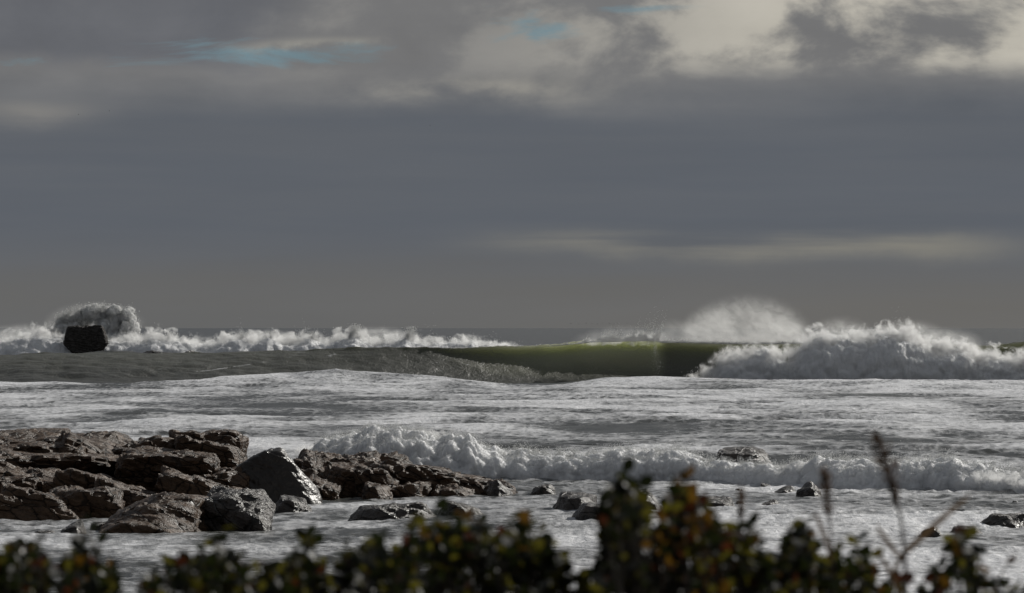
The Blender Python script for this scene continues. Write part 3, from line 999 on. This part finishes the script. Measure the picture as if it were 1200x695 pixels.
LEDGE = thing('rock_ledge', at(130, 600, 190), 'long brown fractured rock ledge filling the left shore', 'rock ledge')
LB = [  # x0, x1, y0, y1, distance, depth, seed
    (-120, 95, 499, 560, 208, 16, 1), (60, 150, 505, 560, 207, 14, 2), (120, 235, 507, 560, 206, 12, 3), (205, 274, 506, 550, 205, 9, 4),
    (-60, 45, 500, 560, 203, 9, 5), (38, 100, 512, 560, 201, 7, 7), (85, 140, 515, 562, 202, 7, 8), 
    (130, 200, 516, 566, 203, 7, 11), (180, 245, 520, 560, 202, 7, 12), (225, 285, 522, 570, 201, 6, 13),
    (-40, 60, 538, 585, 196, 8, 14), (20, 78, 548, 590, 194, 7, 15), (-50, 30, 556, 592, 192, 6, 17),
    (160, 238, 529, 572, 197, 6, 20), (196, 262, 560, 590, 192, 5, 22), 
    (-70, 40, 574, 612, 185, 9, 24), (15, 85, 577, 610, 183, 7, 25), (70, 131, 572, 610, 185, 7, 26), (125, 186, 574, 604, 186, 6, 27), (235, 300, 545, 590, 196, 6, 28), (238, 290, 566, 596, 192, 5, 29),
    (-160, -20, 520, 612, 196, 20, 30), (100, 176, 556, 600, 193, 8, 31),
]
rg_ = np.random.default_rng(77)
rock(-170, 268, 512, 603, 205, 26, 399, None, M_ROCK, LEDGE, 'rock_block', under=1.2, n=50, rough=0.10, strata=0.16, blocky=1.0, tilt=0.3)
for (x0, x1, y0, y1, Yd, dep, sd_) in LB:
    w_ = (x1 - x0) * 0.28
    rock(x0 - w_, min(x1 + w_, 292) if x1 < 292 else x1, y0, y1, Yd, dep * 1.2, sd_, None, M_ROCK, LEDGE, 'rock_block', under=2.2, n=38, rough=0.12, strata=0.12, blocky=0.95, tilt=0.35, lean=rg_.uniform(-0.05, 0.30))
RIDGE = thing('rock_ledge', at(480, 578, 200), 'ribbed brown ledge sloping down rightward from the big dark boulder into the surf', 'rock ledge')
rock(332, 608, 543, 592, 208, 12, 398, None, M_ROCK, RIDGE, 'rock_block', under=1.0, n=50, rough=0.12, strata=0.16, blocky=0.6, tilt=0.8, lean=0.17)
RB = [(335, 420, 531, 585, 212, 10, 41), (390, 480, 533, 585, 211, 10, 42), (455, 545, 549, 585, 209, 9, 43), (520, 590, 560, 585, 207, 8, 44), (560, 606, 566, 586, 205, 6, 45),
      (345, 400, 540, 592, 206, 6, 46), (375, 432, 545, 594, 204, 5, 47), (415, 470, 552, 592, 203, 5, 48), (440, 510, 556, 590, 204, 6, 49), (500, 560, 565, 586, 204, 5, 50), (350, 400, 560, 598, 201, 4, 51), (422, 462, 566, 592, 200, 4, 52)]
for (x0, x1, y0, y1, Yd, dep, sd_) in RB:
    rock(x0, x1, y0, y1, Yd, dep, sd_, None, M_ROCK, RIDGE, 'rock_block', under=1.8, n=36, rough=0.12, strata=0.12, tilt=0.9, blocky=0.6, lean=0.12)

rock(264, 378, 519, 586, 196, 6.5, 61, 'large smooth dark boulder with a glinting right edge against the ledge', M_SMOOTH, None, 'boulder', 0.6, n=54, sharp=17, rough=0.07, strata=0.035, pl=[(0.02, -1, 0.12, 0.62), (-0.55, 0.1, 0.80, 0.66), (0.76, 0.18, 0.62, 0.56), (-1, -0.1, 0.1, 0.95), (1, 0.1, 0.1, 0.98), (0, 1, 0.2, 0.8), (0, 0, -1, 0.9), (-0.1, 0.1, 1, 0.70), (-0.62, -0.78, 0.25, 0.86), (0.6, -0.8, 0.3, 0.82)])
rock(112, 252, 577, 626, 184, 7, 62, 'flat sloping brown slab in front of the left ledge', M_ROCK, None, 'rock_slab', 0.5, n=40, rough=0.08, strata=0.10, tilt=0.2, pl=[(-0.62, -0.25, 0.9, 0.52), (0.05, -0.75, 0.62, 0.60), (1, -0.25, 0.12, 0.93), (0.1, 0.1, 1, 0.80), (-0.1, -1, 0.1, 0.85), (0, 1, 0.2, 0.9), (0, 0, -1, 0.9), (-1, 0, 0.3, 0.95), (0.5, -0.8, 0.4, 0.74)])
rock(228, 322, 571, 622, 186, 6, 63, 'dark wet knobbly rock with runnels of foam, right of the flat slab', M_WET, None, 'rock', 0.5, n=34, rough=0.16, strata=0.05)
rock(68, 107, 608, 628, 176, 2.2, 64, 'small rounded rock awash in front of the left ledge', M_WET, None, 'rock', 0.4, n=24, rough=0.06, strata=0.03)
rock(100, 134, 607, 622, 178, 1.6, 65, 'short squared rock between the rounded rock and the flat slab', M_WET, None, 'rock', 0.4, n=22, rough=0.06, strata=0.03, blocky=0.9)
rock(32, 72, 619, 626, 177, 1.5, 66, 'thin strip of rock barely breaking the foam at far left', M_WET, None, 'rock', 0.4, n=20)
rock(312, 372, 578, 600, 190, 2.6, 67, 'pale topped low rock under the big dark boulder', M_WET, None, 'rock', 0.4, n=26, rough=0.14)
rock(300, 316, 570, 596, 191, 1.6, 68, 'narrow upright stone at the foot of the big dark boulder', M_ROCK, None, 'rock', 0.4, n=20)
rock(400, 520, 584, 608, 187, 4.5, 69, 'long low dark rock awash below the ribbed ledge', M_WET, None, 'rock', 0.4, n=34, rough=0.10)
rock(505, 574, 584, 606, 186, 3.2, 70, 'blunt dark rock at the right end of the long low one', M_WET, None, 'rock', 0.4, n=28, rough=0.12)
rock(566, 606, 562, 584, 201, 3, 71, 'rough rock at the right tip of the ribbed ledge', M_WET, None, 'rock', 0.4, n=24, rough=0.14)
rock(618, 654, 563, 584, 203, 3, 72, 'jagged little rock standing clear of the ledge tip', M_WET, None, 'rock', 0.4, n=24, rough=0.16)
rock(640, 712, 571, 602, 194, 4, 73, 'dark peaked rock left of the tall shrub head', M_WET, None, 'rock', 0.4, n=30, rough=0.07, planes=8, blocky=0.0)
rock(660, 745, 587, 612, 187, 4, 74, 'sloping dark rock half hidden behind the tall shrub head', M_WET, None, 'rock', 0.4, n=26, rough=0.06, planes=8, blocky=0.1)
rock(690, 785, 570, 602, 198, 4, 75, 'low dark rock seen between the two shrub heads', M_WET, None, 'rock', 0.4, n=26, rough=0.1)
rock(812, 866, 578, 600, 193, 3, 76, 'humped dark rock just right of the round shrub head', M_WET, None, 'rock', 0.4, n=28, rough=0.1)
rock(856, 876, 586, 596, 194, 1.5, 77, 'pebble sized rock beside the humped one', M_WET, None, 'rock', 0.3, n=18)
rock(878, 920, 585, 597, 193, 1.8, 78, 'small flat rock with a knob on top in the foam right of the humped rock', M_WET, None, 'rock', 0.3, n=22, rough=0.16)
rock(806, 862, 608, 632, 178, 3, 79, 'dark rough rock behind the orange shrub leaves', M_WET, None, 'rock', 0.4, n=26, rough=0.14)
rock(858, 872, 571, 576, 206, 1, 80, 'tiny rock at the foot of the tumbling surf', M_WET, None, 'rock', 0.3, n=16)
rock(888, 908, 564, 575, 209, 1.4, 81, 'tilted sliver of rock in the surf foot', M_WET, None, 'rock', 0.3, n=18)
rock(902, 938, 569, 580, 206, 2, 82, 'low curved rock sheeted with water at the surf foot', M_WET, None, 'rock', 0.3, n=22)
rock(930, 966, 562, 586, 204, 2.2, 83, 'pointed dark rock being hit by the surf, with green water behind', M_WET, None, 'rock', 0.3, n=26, rough=0.08, planes=8, blocky=0.0)
rock(586, 654, 523, 545, 229, 4, 84, 'dark flat topped rock poking out of the surf, centre', M_WET, None, 'rock', 0.4, n=28, rough=0.08)
rock(836, 905, 521, 545, 231, 4, 85, 'streaming rounded rock poking out of the surf, right of centre', M_WET, None, 'rock', 0.4, n=28, rough=0.08, planes=8)
rock(1142, 1250, 597, 617, 184, 4, 86, 'lumpy dark rock cut off by the right edge of the view', M_WET, None, 'rock', 0.4, n=32, rough=0.16)
rock(1104, 1163, 613, 624, 178, 2.4, 87, 'thin low rock in front of the lumpy one at right', M_WET, None, 'rock', 0.4, n=26, rough=0.1)
rock(1074, 1110, 616, 627, 176, 2, 88, 'small low rock left of the thin one at right', M_WET, None, 'rock', 0.4, n=22, rough=0.1)
rock(1005, 1035, 642, 647, 170, 1.2, 89, 'tiny rock showing above the foam behind the tall grass', M_WET, None, 'rock', 0.3, n=16)
rock(1182, 1202, 586, 591, 196, 1, 90, 'tiny rock at the foot of the surf by the right edge', M_WET, None, 'rock', 0.3, n=16)
# far rocks
st_ = rock(75, 129, 380, 442, 796, 7, 91, 'square dark sea stack in front of the bursting splash', M_STACK, None, 'sea_stack', 0.5, n=40, planes=6, sharp=24, rough=0.09, strata=0.20, blocky=1.0, tilt=0.05)
for v in st_.data.vertices:                  # undercut foot, narrower top
    q = v.co.z / 4.0
    v.co.x *= np.interp(q, [-1.0, -0.05, 0.35, 1.0], [0.5, 0.64, 1.0, 0.80])
rock(158, 206, 408, 424, 790, 5, 92, 'low dark reef right of the sea stack', M_SMOOTH, None, 'rock', 0.5, n=22)
rock(205, 234, 410, 424, 790, 4, 93, 'smaller dark reef rock next to the low reef', M_SMOOTH, None, 'rock', 0.5, n=20)

# ------------------------------------------------------------------ shore, shrubs, grass
gx, gy = np.linspace(-60, 60, 60), np.concatenate([np.linspace(-30, 24, 40), np.linspace(26, 90, 30)])
GY_, GX_ = np.meshgrid(gy, gx, indexing='ij')
gz = 5.45 - 7.5 * sm(GY_.ravel(), 15, 75) + 0.12 * pn2(GX_.ravel() * 0.4, GY_.ravel() * 0.4)
M_BANK = plain_material('bank_soil', (0.05, 0.042, 0.03), 0.9, None, (0.07, 0.065, 0.035), 3.0)
tag(build('shore_bank', np.stack([GX_.ravel(), GY_.ravel(), gz], 1), grid_faces(70, 60), M_BANK), 'dark soil bank under the shrubs', kind='structure')

LEAF_M = [plain_material('dark_green_leaf', (0.015, 0.016, 0.009), 0.5, (0.012, 0.016, 0.004)),
          plain_material('olive_leaf', (0.026, 0.024, 0.010), 0.5, (0.10, 0.090, 0.012)),
          plain_material('orange_leaf', (0.075, 0.040, 0.012), 0.45, (0.12, 0.062, 0.008)),
          plain_material('red_brown_leaf', (0.045, 0.020, 0.012), 0.45, (0.07, 0.02, 0.008))]
M_STEM = plain_material('woody_stem', (0.035, 0.025, 0.018), 0.7)
M_STRAW = plain_material('dry_grass', (0.06, 0.042, 0.028), 0.7, (0.10, 0.065, 0.035))
M_DRYHEAD = plain_material('dry_seed_head', (0.05, 0.034, 0.024), 0.8, (0.09, 0.055, 0.032))

LV = np.array([(0, 0, 0), (0.26, 0.22, 0.05), (0.40, 0.5, 0.07), (0.27, 0.8, 0.03), (0, 1.0, -0.06), (-0.27, 0.8, 0.03), (-0.40, 0.5, 0.07), (-0.26, 0.22, 0.05), (0, 0.3, 0), (0, 0.65, -0.01)])
LT = np.array([(0, 1, 8), (0, 8, 7), (1, 2, 8), (2, 9, 8), (2, 3, 9), (3, 4, 9), (4, 5, 9), (5, 6, 9), (6, 8, 9), (6, 7, 8)])
LEAF_ME = []
for m in LEAF_M:
    me = bpy.data.meshes.new('leaf')
    me.from_pydata([tuple(v) for v in LV], [], [tuple(int(q) for q in t) for t in LT])
    me.materials.append(m)
    me.polygons.foreach_set('use_smooth', [True] * len(LT))
    LEAF_ME.append(me)


def tube(pts, rads, k=5):
    pts = np.asarray(pts, float)
    V, Fs = [], []
    n = len(pts)
    for i in range(n):
        d = pts[min(i + 1, n - 1)] - pts[max(i - 1, 0)]
        d /= max(np.linalg.norm(d), 1e-9)
        a = np.cross(d, (0.3, 1, 0.1)); a /= np.linalg.norm(a)
        b = np.cross(d, a)
        for j in range(k):
            t = 2 * np.pi * j / k
            V.append(pts[i] + rads[i] * (np.cos(t) * a + np.sin(t) * b))
    for i in range(n - 1):
        for j in range(k):
            Fs.append((i * k + j, i * k + (j + 1) % k, (i + 1) * k + (j + 1) % k, (i + 1) * k + j))
    return np.array(V), np.array(Fs)


def rot_of(dirv, roll):
    y = np.asarray(dirv, float); y = y / np.linalg.norm(y)
    a = np.cross(y, (0.21, 0.35, 0.91)); a /= np.linalg.norm(a)
    b = np.cross(a, y)
    x = math.cos(roll) * a + math.sin(roll) * b
    z = np.cross(x, y)
    return np.stack([x, y, z], 1)


def shrub(label, contour, Yc, nspr, tint, seed, single=46, tall=None):
    """contour: (x, y) outline of the top in the view; tint: weights of the four leaf colours"""
    rg = np.random.default_rng(seed)
    cx = np.array([c[0] for c in contour], float); cy = np.array([c[1] for c in contour], float)
    mid = (cx[0] + cx[-1]) / 2
    base = at(mid, 0, Yc); base[2] = 5.4
    T = thing('shrub', base, label, 'shrub', 'low shrubs along the foot of the view')
    LVs, sV, sF, so_ = [], [], [], 0
    tips = []
    for i in range(int(nspr * 1.3)):
        x = rg.uniform(cx[0] + 5, cx[-1] - 5)
        top = np.interp(x, cx, cy)
        y = top + 12 + (rg.uniform(0, 14) if i < nspr * 0.4 else abs(rg.normal(0, 1)) * 26 if i < nspr else rg.uniform(20, 60))
        if y > 730: y = 730
        tips.append((x, y, Yc + rg.normal(0, 0.28)))
    for i in range(int(5 + (cx[-1] - cx[0]) / 14)):
        x = rg.uniform(cx[0] + 3, cx[-1] - 3)
        tips.append((x, np.interp(x, cx, cy) - rg.uniform(-4, 9), -(Yc + rg.normal(0, 0.25))))
    for (x, y, Yd) in tips:
        shoot = Yd < 0
        Yd = abs(Yd)
        tip = at(x, y, Yd)
        root = np.array([tip[0] + rg.normal(0, 0.10), Yd + rg.normal(0, 0.12), 5.42])
        mid_ = (tip + root) / 2 + rg.normal(0, 0.03, 3)
        t = np.linspace(0, 1, 8)[:, None]
        C = (1 - t) ** 2 * root + 2 * t * (1 - t) * mid_ + t * t * tip
        V, Fc = tube(C, np.linspace(0.006, 0.0018, 8), 4)
        sV.append(V); sF.append(Fc + so_); so_ += len(V)
        L = np.linalg.norm(tip - root)
        nl = int(rg.integers(6, 11)) if shoot else int(rg.integers(9, 19))
        for j in range(nl):
            back = j * 0.011 if shoot else (rg.random() ** 1.5) * min(0.30, L * 0.6) if j > 6 else rg.random() * 0.05
            tt = max(0.0, 1 - back / L)
            pos = (1 - tt) ** 2 * root + 2 * tt * (1 - tt) * mid_ + tt * tt * tip
            az = j * 2.4 + rg.normal(0, 0.3)
            el = rg.uniform(-0.35, 1.1)
            dv = np.array((math.cos(az) * math.cos(el), math.sin(az) * math.cos(el), math.sin(el)))
            s = rg.uniform(0.013, 0.042)
            LVs.append((pos, dv, rg.uniform(0, 6.28), s, int(rg.choice(4, p=tint)), y))
    o = build('stems', np.concatenate(sV), np.concatenate(sF), M_STEM, T, True)
    # the leaves one can pick out along the top are objects, the mass below is one part
    LVs.sort(key=lambda q: -q[0][2])
    order = list(range(len(LVs)))
    pick = set(order[:single])
    for i in sorted(pick):
        pos, dv, roll, s, mi, _ = LVs[i]
        R = rot_of(dv, roll)
        ob = bpy.data.objects.new('leaf', LEAF_ME[mi])
        COL.objects.link(ob)
        ob.parent = T
        M4 = np.eye(4); M4[:3, :3] = R * s; M4[:3, 3] = pos - base
        from mathutils import Matrix
        ob.matrix_basis = Matrix(M4.tolist())
    Vs, Fs, Mi, o_ = [], [], [], 0
    for i in order:
        if i in pick: continue
        pos, dv, roll, s, mi, _ = LVs[i]
        Vs.append((LV * s) @ rot_of(dv, roll).T + pos)
        Fs.append(LT + o_); o_ += len(LV)
        Mi += [mi] * len(LT)
    tag(build('foliage', np.concatenate(Vs), np.concatenate(Fs), LEAF_M, T, True, None, Mi), kind='stuff')
    return T


G_ = (0.66, 0.28, 0.02, 0.04)
O_ = (0.60, 0.27, 0.07, 0.06)
shrub('low dark shrub at the left edge with one yellowing tip', [(-30, 650), (0, 655), (12, 630), (25, 618), (40, 626), (50, 655), (62, 668)], 11.2, 40, O_, 101)
shrub('thin leggy shrub with a bare upright shoot, left', [(62, 668), (80, 660), (95, 625), (101, 612), (107, 630), (122, 648), (140, 680), (152, 700)], 11.4, 34, O_, 102)
shrub('bushy dark shrub with leafy shoot below the rock slab', [(152, 692), (172, 682), (190, 662), (215, 640), (238, 640), (262, 626), (275, 640), (290, 655), (305, 668)], 11.3, 64, G_, 103)
shrub('low shrub with one taller leafy shoot below the big boulder', [(300, 665), (330, 658), (345, 640), (356, 631), (368, 642), (380, 668), (395, 655)], 11.5, 48, G_, 104)
shrub('open shrub with separate dangling leaves below the long low rock', [(395, 655), (410, 640), (425, 636), (438, 622), (455, 640), (470, 640), (480, 618), (495, 625), (505, 640)], 11.1, 56, G_, 105)
shrub('domed shrub with pale topmost leaves, left of the centre', [(498, 620), (510, 604), (530, 612), (548, 606), (562, 616), (572, 632)], 11.6, 44, O_, 106)
shrub('rounded dark shrub with a yellow green top at the centre', [(572, 636), (582, 620), (595, 611), (620, 613), (640, 632), (655, 655), (668, 668)], 11.2, 56, G_, 107)
shrub('tallest shrub with a big dark upright head', [(672, 676), (692, 668), (706, 648), (711, 590), (718, 562), (735, 553), (745, 560), (752, 592), (760, 640)], 10.8, 96, G_, 108, 90)
shrub('orange leaved shrub with a round head on a thin stalk', [(764, 618), (778, 600), (783, 572), (800, 563), (820, 566), (828, 585), (830, 610), (850, 612), (858, 640)], 11.0, 72, (0.42, 0.16, 0.28, 0.14), 109, 70)
shrub('spreading green shrub right of the orange one', [(856, 645), (870, 610), (880, 612), (890, 640), (915, 640), (928, 612), (938, 606), (946, 625), (955, 645)], 11.3, 60, G_, 110)
shrub('loose low shrub behind the left grass stalk', [(950, 650), (970, 652), (985, 640), (1000, 634), (1012, 640), (1020, 665), (1036, 682), (1060, 690)], 11.5, 44, O_, 111)
shrub('sparse shrub at right with a nodding brown tip', [(1078, 690), (1095, 668), (1108, 650), (1118, 628), (1138, 628), (1148, 650), (1160, 668), (1172, 690)], 11.4, 20, O_, 112)
shrub('scrap of low shrub in the lower right corner', [(1165, 700), (1180, 690), (1200, 698), (1240, 680)], 11.4, 12, O_, 113)


def grass(label, path, Yd, r0, r1, head=None, blades=(), seed=0):
    rg = np.random.default_rng(seed)
    P_ = np.array([at(x, y, Yd) for (x, y) in path])
    P_ = np.concatenate([P_, [[P_[-1][0] + 0.01, Yd, 5.42]]])
    T = thing('grass_stalk', (P_[-1][0], Yd, 5.42), label, 'grass')
    t = np.linspace(0, 1, 26); tp = np.linspace(0, 1, len(P_))
    C = np.stack([np.interp(t, tp, P_[:, k_]) for k_ in range(3)], 1)
    for _ in range(2): C[1:-1] = (C[:-2] + 2 * C[1:-1] + C[2:]) / 4
    V, Fc = tube(C, np.linspace(r1 * 2.1, r0 * 1.7, 26), 5)
    build('stem', V, Fc, M_STRAW, T, True)
    if head:
        f, wid, cnt = head                 # share of the stem, width in px, spikelets
        Vs, Fs, o_ = [], [], 0
        vis = C[C[:, 2] > at(0, 690, Yd)[2]]
        Lh = max(2, int(len(vis) * f))
        for i in range(cnt):
            q = rg.random()
            u_ = q * (Lh - 1); a = int(u_); fr = u_ - a
            pos = vis[a] * (1 - fr) + vis[min(a + 1, len(vis) - 1)] * fr
            up = vis[0] - vis[min(Lh, len(vis) - 1)]; up /= np.linalg.norm(up)
            w_ = wid / F * Yd * (0.12 + 1.0 * math.sin(min(1, q ** 1.3 * 1.1) * math.pi) ** 1.2) * abs(rg.normal(0.7, 0.5))
            side = rg.normal(0, 1, 3); side /= np.linalg.norm(side)
            dv = up * 1.0 + side * 0.5
            Vs.append((LV * np.array([0.27, 1, 0.6]) * rg.uniform(0.014, 0.030)) @ rot_of(dv, rg.uniform(0, 6)).T + pos + side * w_ * 0.5)
            Fs.append(LT + o_); o_ += len(LV)
        build('seed_head', np.concatenate(Vs), np.concatenate(Fs), M_DRYHEAD, T, True)
    for (bp, w_) in blades:
        B = np.array([at(x, y, Yd + dy) for (x, y, dy) in bp])
        tt = np.linspace(0, 1, 14); tb = np.linspace(0, 1, len(B))
        Cb = np.stack([np.interp(tt, tb, B[:, k_]) for k_ in range(3)], 1)
        for _ in range(2): Cb[1:-1] = (Cb[:-2] + 2 * Cb[1:-1] + Cb[2:]) / 4
        hw = 1.35 * w_ / F * Yd / 2 * np.sin(np.linspace(0.25, np.pi * 0.985, 14)) ** 0.6
        Lf_, Rt = Cb.copy(), Cb.copy(); Md = Cb.copy()
        tg = np.gradient(Cb, axis=0); nrm = np.stack([tg[:, 2], np.zeros(14), -tg[:, 0]], 1)
        nrm /= np.linalg.norm(nrm, axis=1, keepdims=True) + 1e-9
        Lf_ = Lf_ - nrm * hw[:, None]; Rt = Rt + nrm * hw[:, None]; Md[:, 1] += hw * 0.5
        V = np.concatenate([Lf_, Md, Rt])
        Fs = [(i, i + 1, 14 + i + 1, 14 + i) for i in range(13)] + [(14 + i, 14 + i + 1, 28 + i + 1, 28 + i) for i in range(13)]
        build('blade', V, np.array(Fs), M_STRAW, T, True)
    return T


grass('tallest plumed grass stalk, leaning left at its tip, with blades', [(1028, 514), (1036, 540), (1047, 570), (1056, 610), (1060, 650), (1062, 690)], 11.0, 0.0028, 0.0014, (0.62, 15, 175),
      [([(1136, 581, -0.05), (1105, 606, -0.03), (1075, 634, 0), (1052, 655, 0), (1044, 680, 0)], 5.5), ([(1027, 616, 0.02), (1037, 632, 0.02), (1050, 648, 0.01), (1062, 662, 0)], 4.5), ([(1027, 644, -.03), (1038, 662, 0), (1050, 684, 0), (1060, 705, 0)], 4)], 1)
grass('slender dark grass spike in front of the pointed rock', [(966, 556), (970, 590), (974, 630), (977, 690)], 11.1, 0.0022, 0.0012, (0.66, 10, 90), [([(955, 600, 0), (962, 618, 0), (970, 640, 0), (976, 668, 0)], 4)], 2)
grass('short grass spike over the shrub right of the orange leaves', [(868, 578), (869, 605), (867, 640), (868, 690)], 11.0, 0.002, 0.0008, (0.5, 6, 60), (), 3)
grass('faint crooked stem at the right edge of the sparse shrub', [(1186, 656), (1178, 664), (1172, 676), (1166, 695)], 11.5, 0.002, 0.0008, (0.4, 4, 10), (), 4)

# ------------------------------------------------------------------ birds
M_BIRD = plain_material('dark_feathers', (0.05, 0.048, 0.045), 0.8)


def bird_mesh(flap):
    V, Fc = [], []
    n, k_ = 7, 6
    xs = np.linspace(-0.32, 0.30, n); rr = [0.015, 0.06, 0.085, 0.08, 0.06, 0.05, 0.012]
    for i in range(n):
        for j in range(k_):
            a = 2 * math.pi * j / k_
            V.append((xs[i], rr[i] * math.cos(a), rr[i] * math.sin(a) * 0.9 + (0.02 if i > 4 else 0)))
    for i in range(n - 1):
        for j in range(k_):
            Fc.append((i * k_ + j, i * k_ + (j + 1) % k_, (i + 1) * k_ + (j + 1) % k_, (i + 1) * k_ + j))
    for s in (-1, 1):                      # wings: inner panel up, outer panel drooping, real thickness
        b = len(V)
        for (yy, zz, x0, x1) in ((0.05, 0.03, -0.10, 0.12), (0.34, 0.03 + flap, -0.09, 0.11), (0.68, 0.02 + flap * 0.7, -0.10, -0.02)):
            V += [(x0, s * yy, zz), (x1, s * yy, zz), (x1, s * yy, zz - 0.02), (x0, s * yy, zz - 0.02)]
        for q in range(2):
            for j in range(4):
                Fc.append((b + q * 4 + j, b + q * 4 + (j + 1) % 4, b + q * 4 + 4 + (j + 1) % 4, b + q * 4 + 4 + j))
    me = bpy.data.meshes.new('bird')
    me.from_pydata(V, [], Fc)
    me.materials.append(M_BIRD)
    return me


BM = [bird_mesh(0.18), bird_mesh(-0.12)]


def bird(px, py, Yd, label, group=None, i=0, sc=1.0, rz=0.3):
    o = bpy.data.objects.new('bird', BM[i % 2])
    COL.objects.link(o)
    o.location = at(px, py, Yd)
    o.scale = (sc, sc, sc)
    o.rotation_euler = (0, 0, rz)
    tag(o, label, 'bird', group)


for i, x in enumerate((669, 678, 687, 694, 700, 706, 714, 719, 725, 735)):
    bird(x, 379.3 + 0.5 * math.sin(i * 2.1), 2200 + 40 * i, 'one of a string of tiny birds skimming above the horizon, centre', 'string of birds over the horizon', i, 0.9)
bird(964.5, 381, 1300, 'single dark bird low over the sea above the white water at right', None, 0, 0.9, 1.2)
bird(92, 134, 1500, 'lower left bird of the pair high in the left sky', None, 1, 0.7)
bird(128, 130, 1500, 'upper right bird of the pair high in the left sky', None, 0, 0.6)
bird(504, 147, 1500, 'lone bird speck in the dark cloud left of centre', None, 0, 0.5)
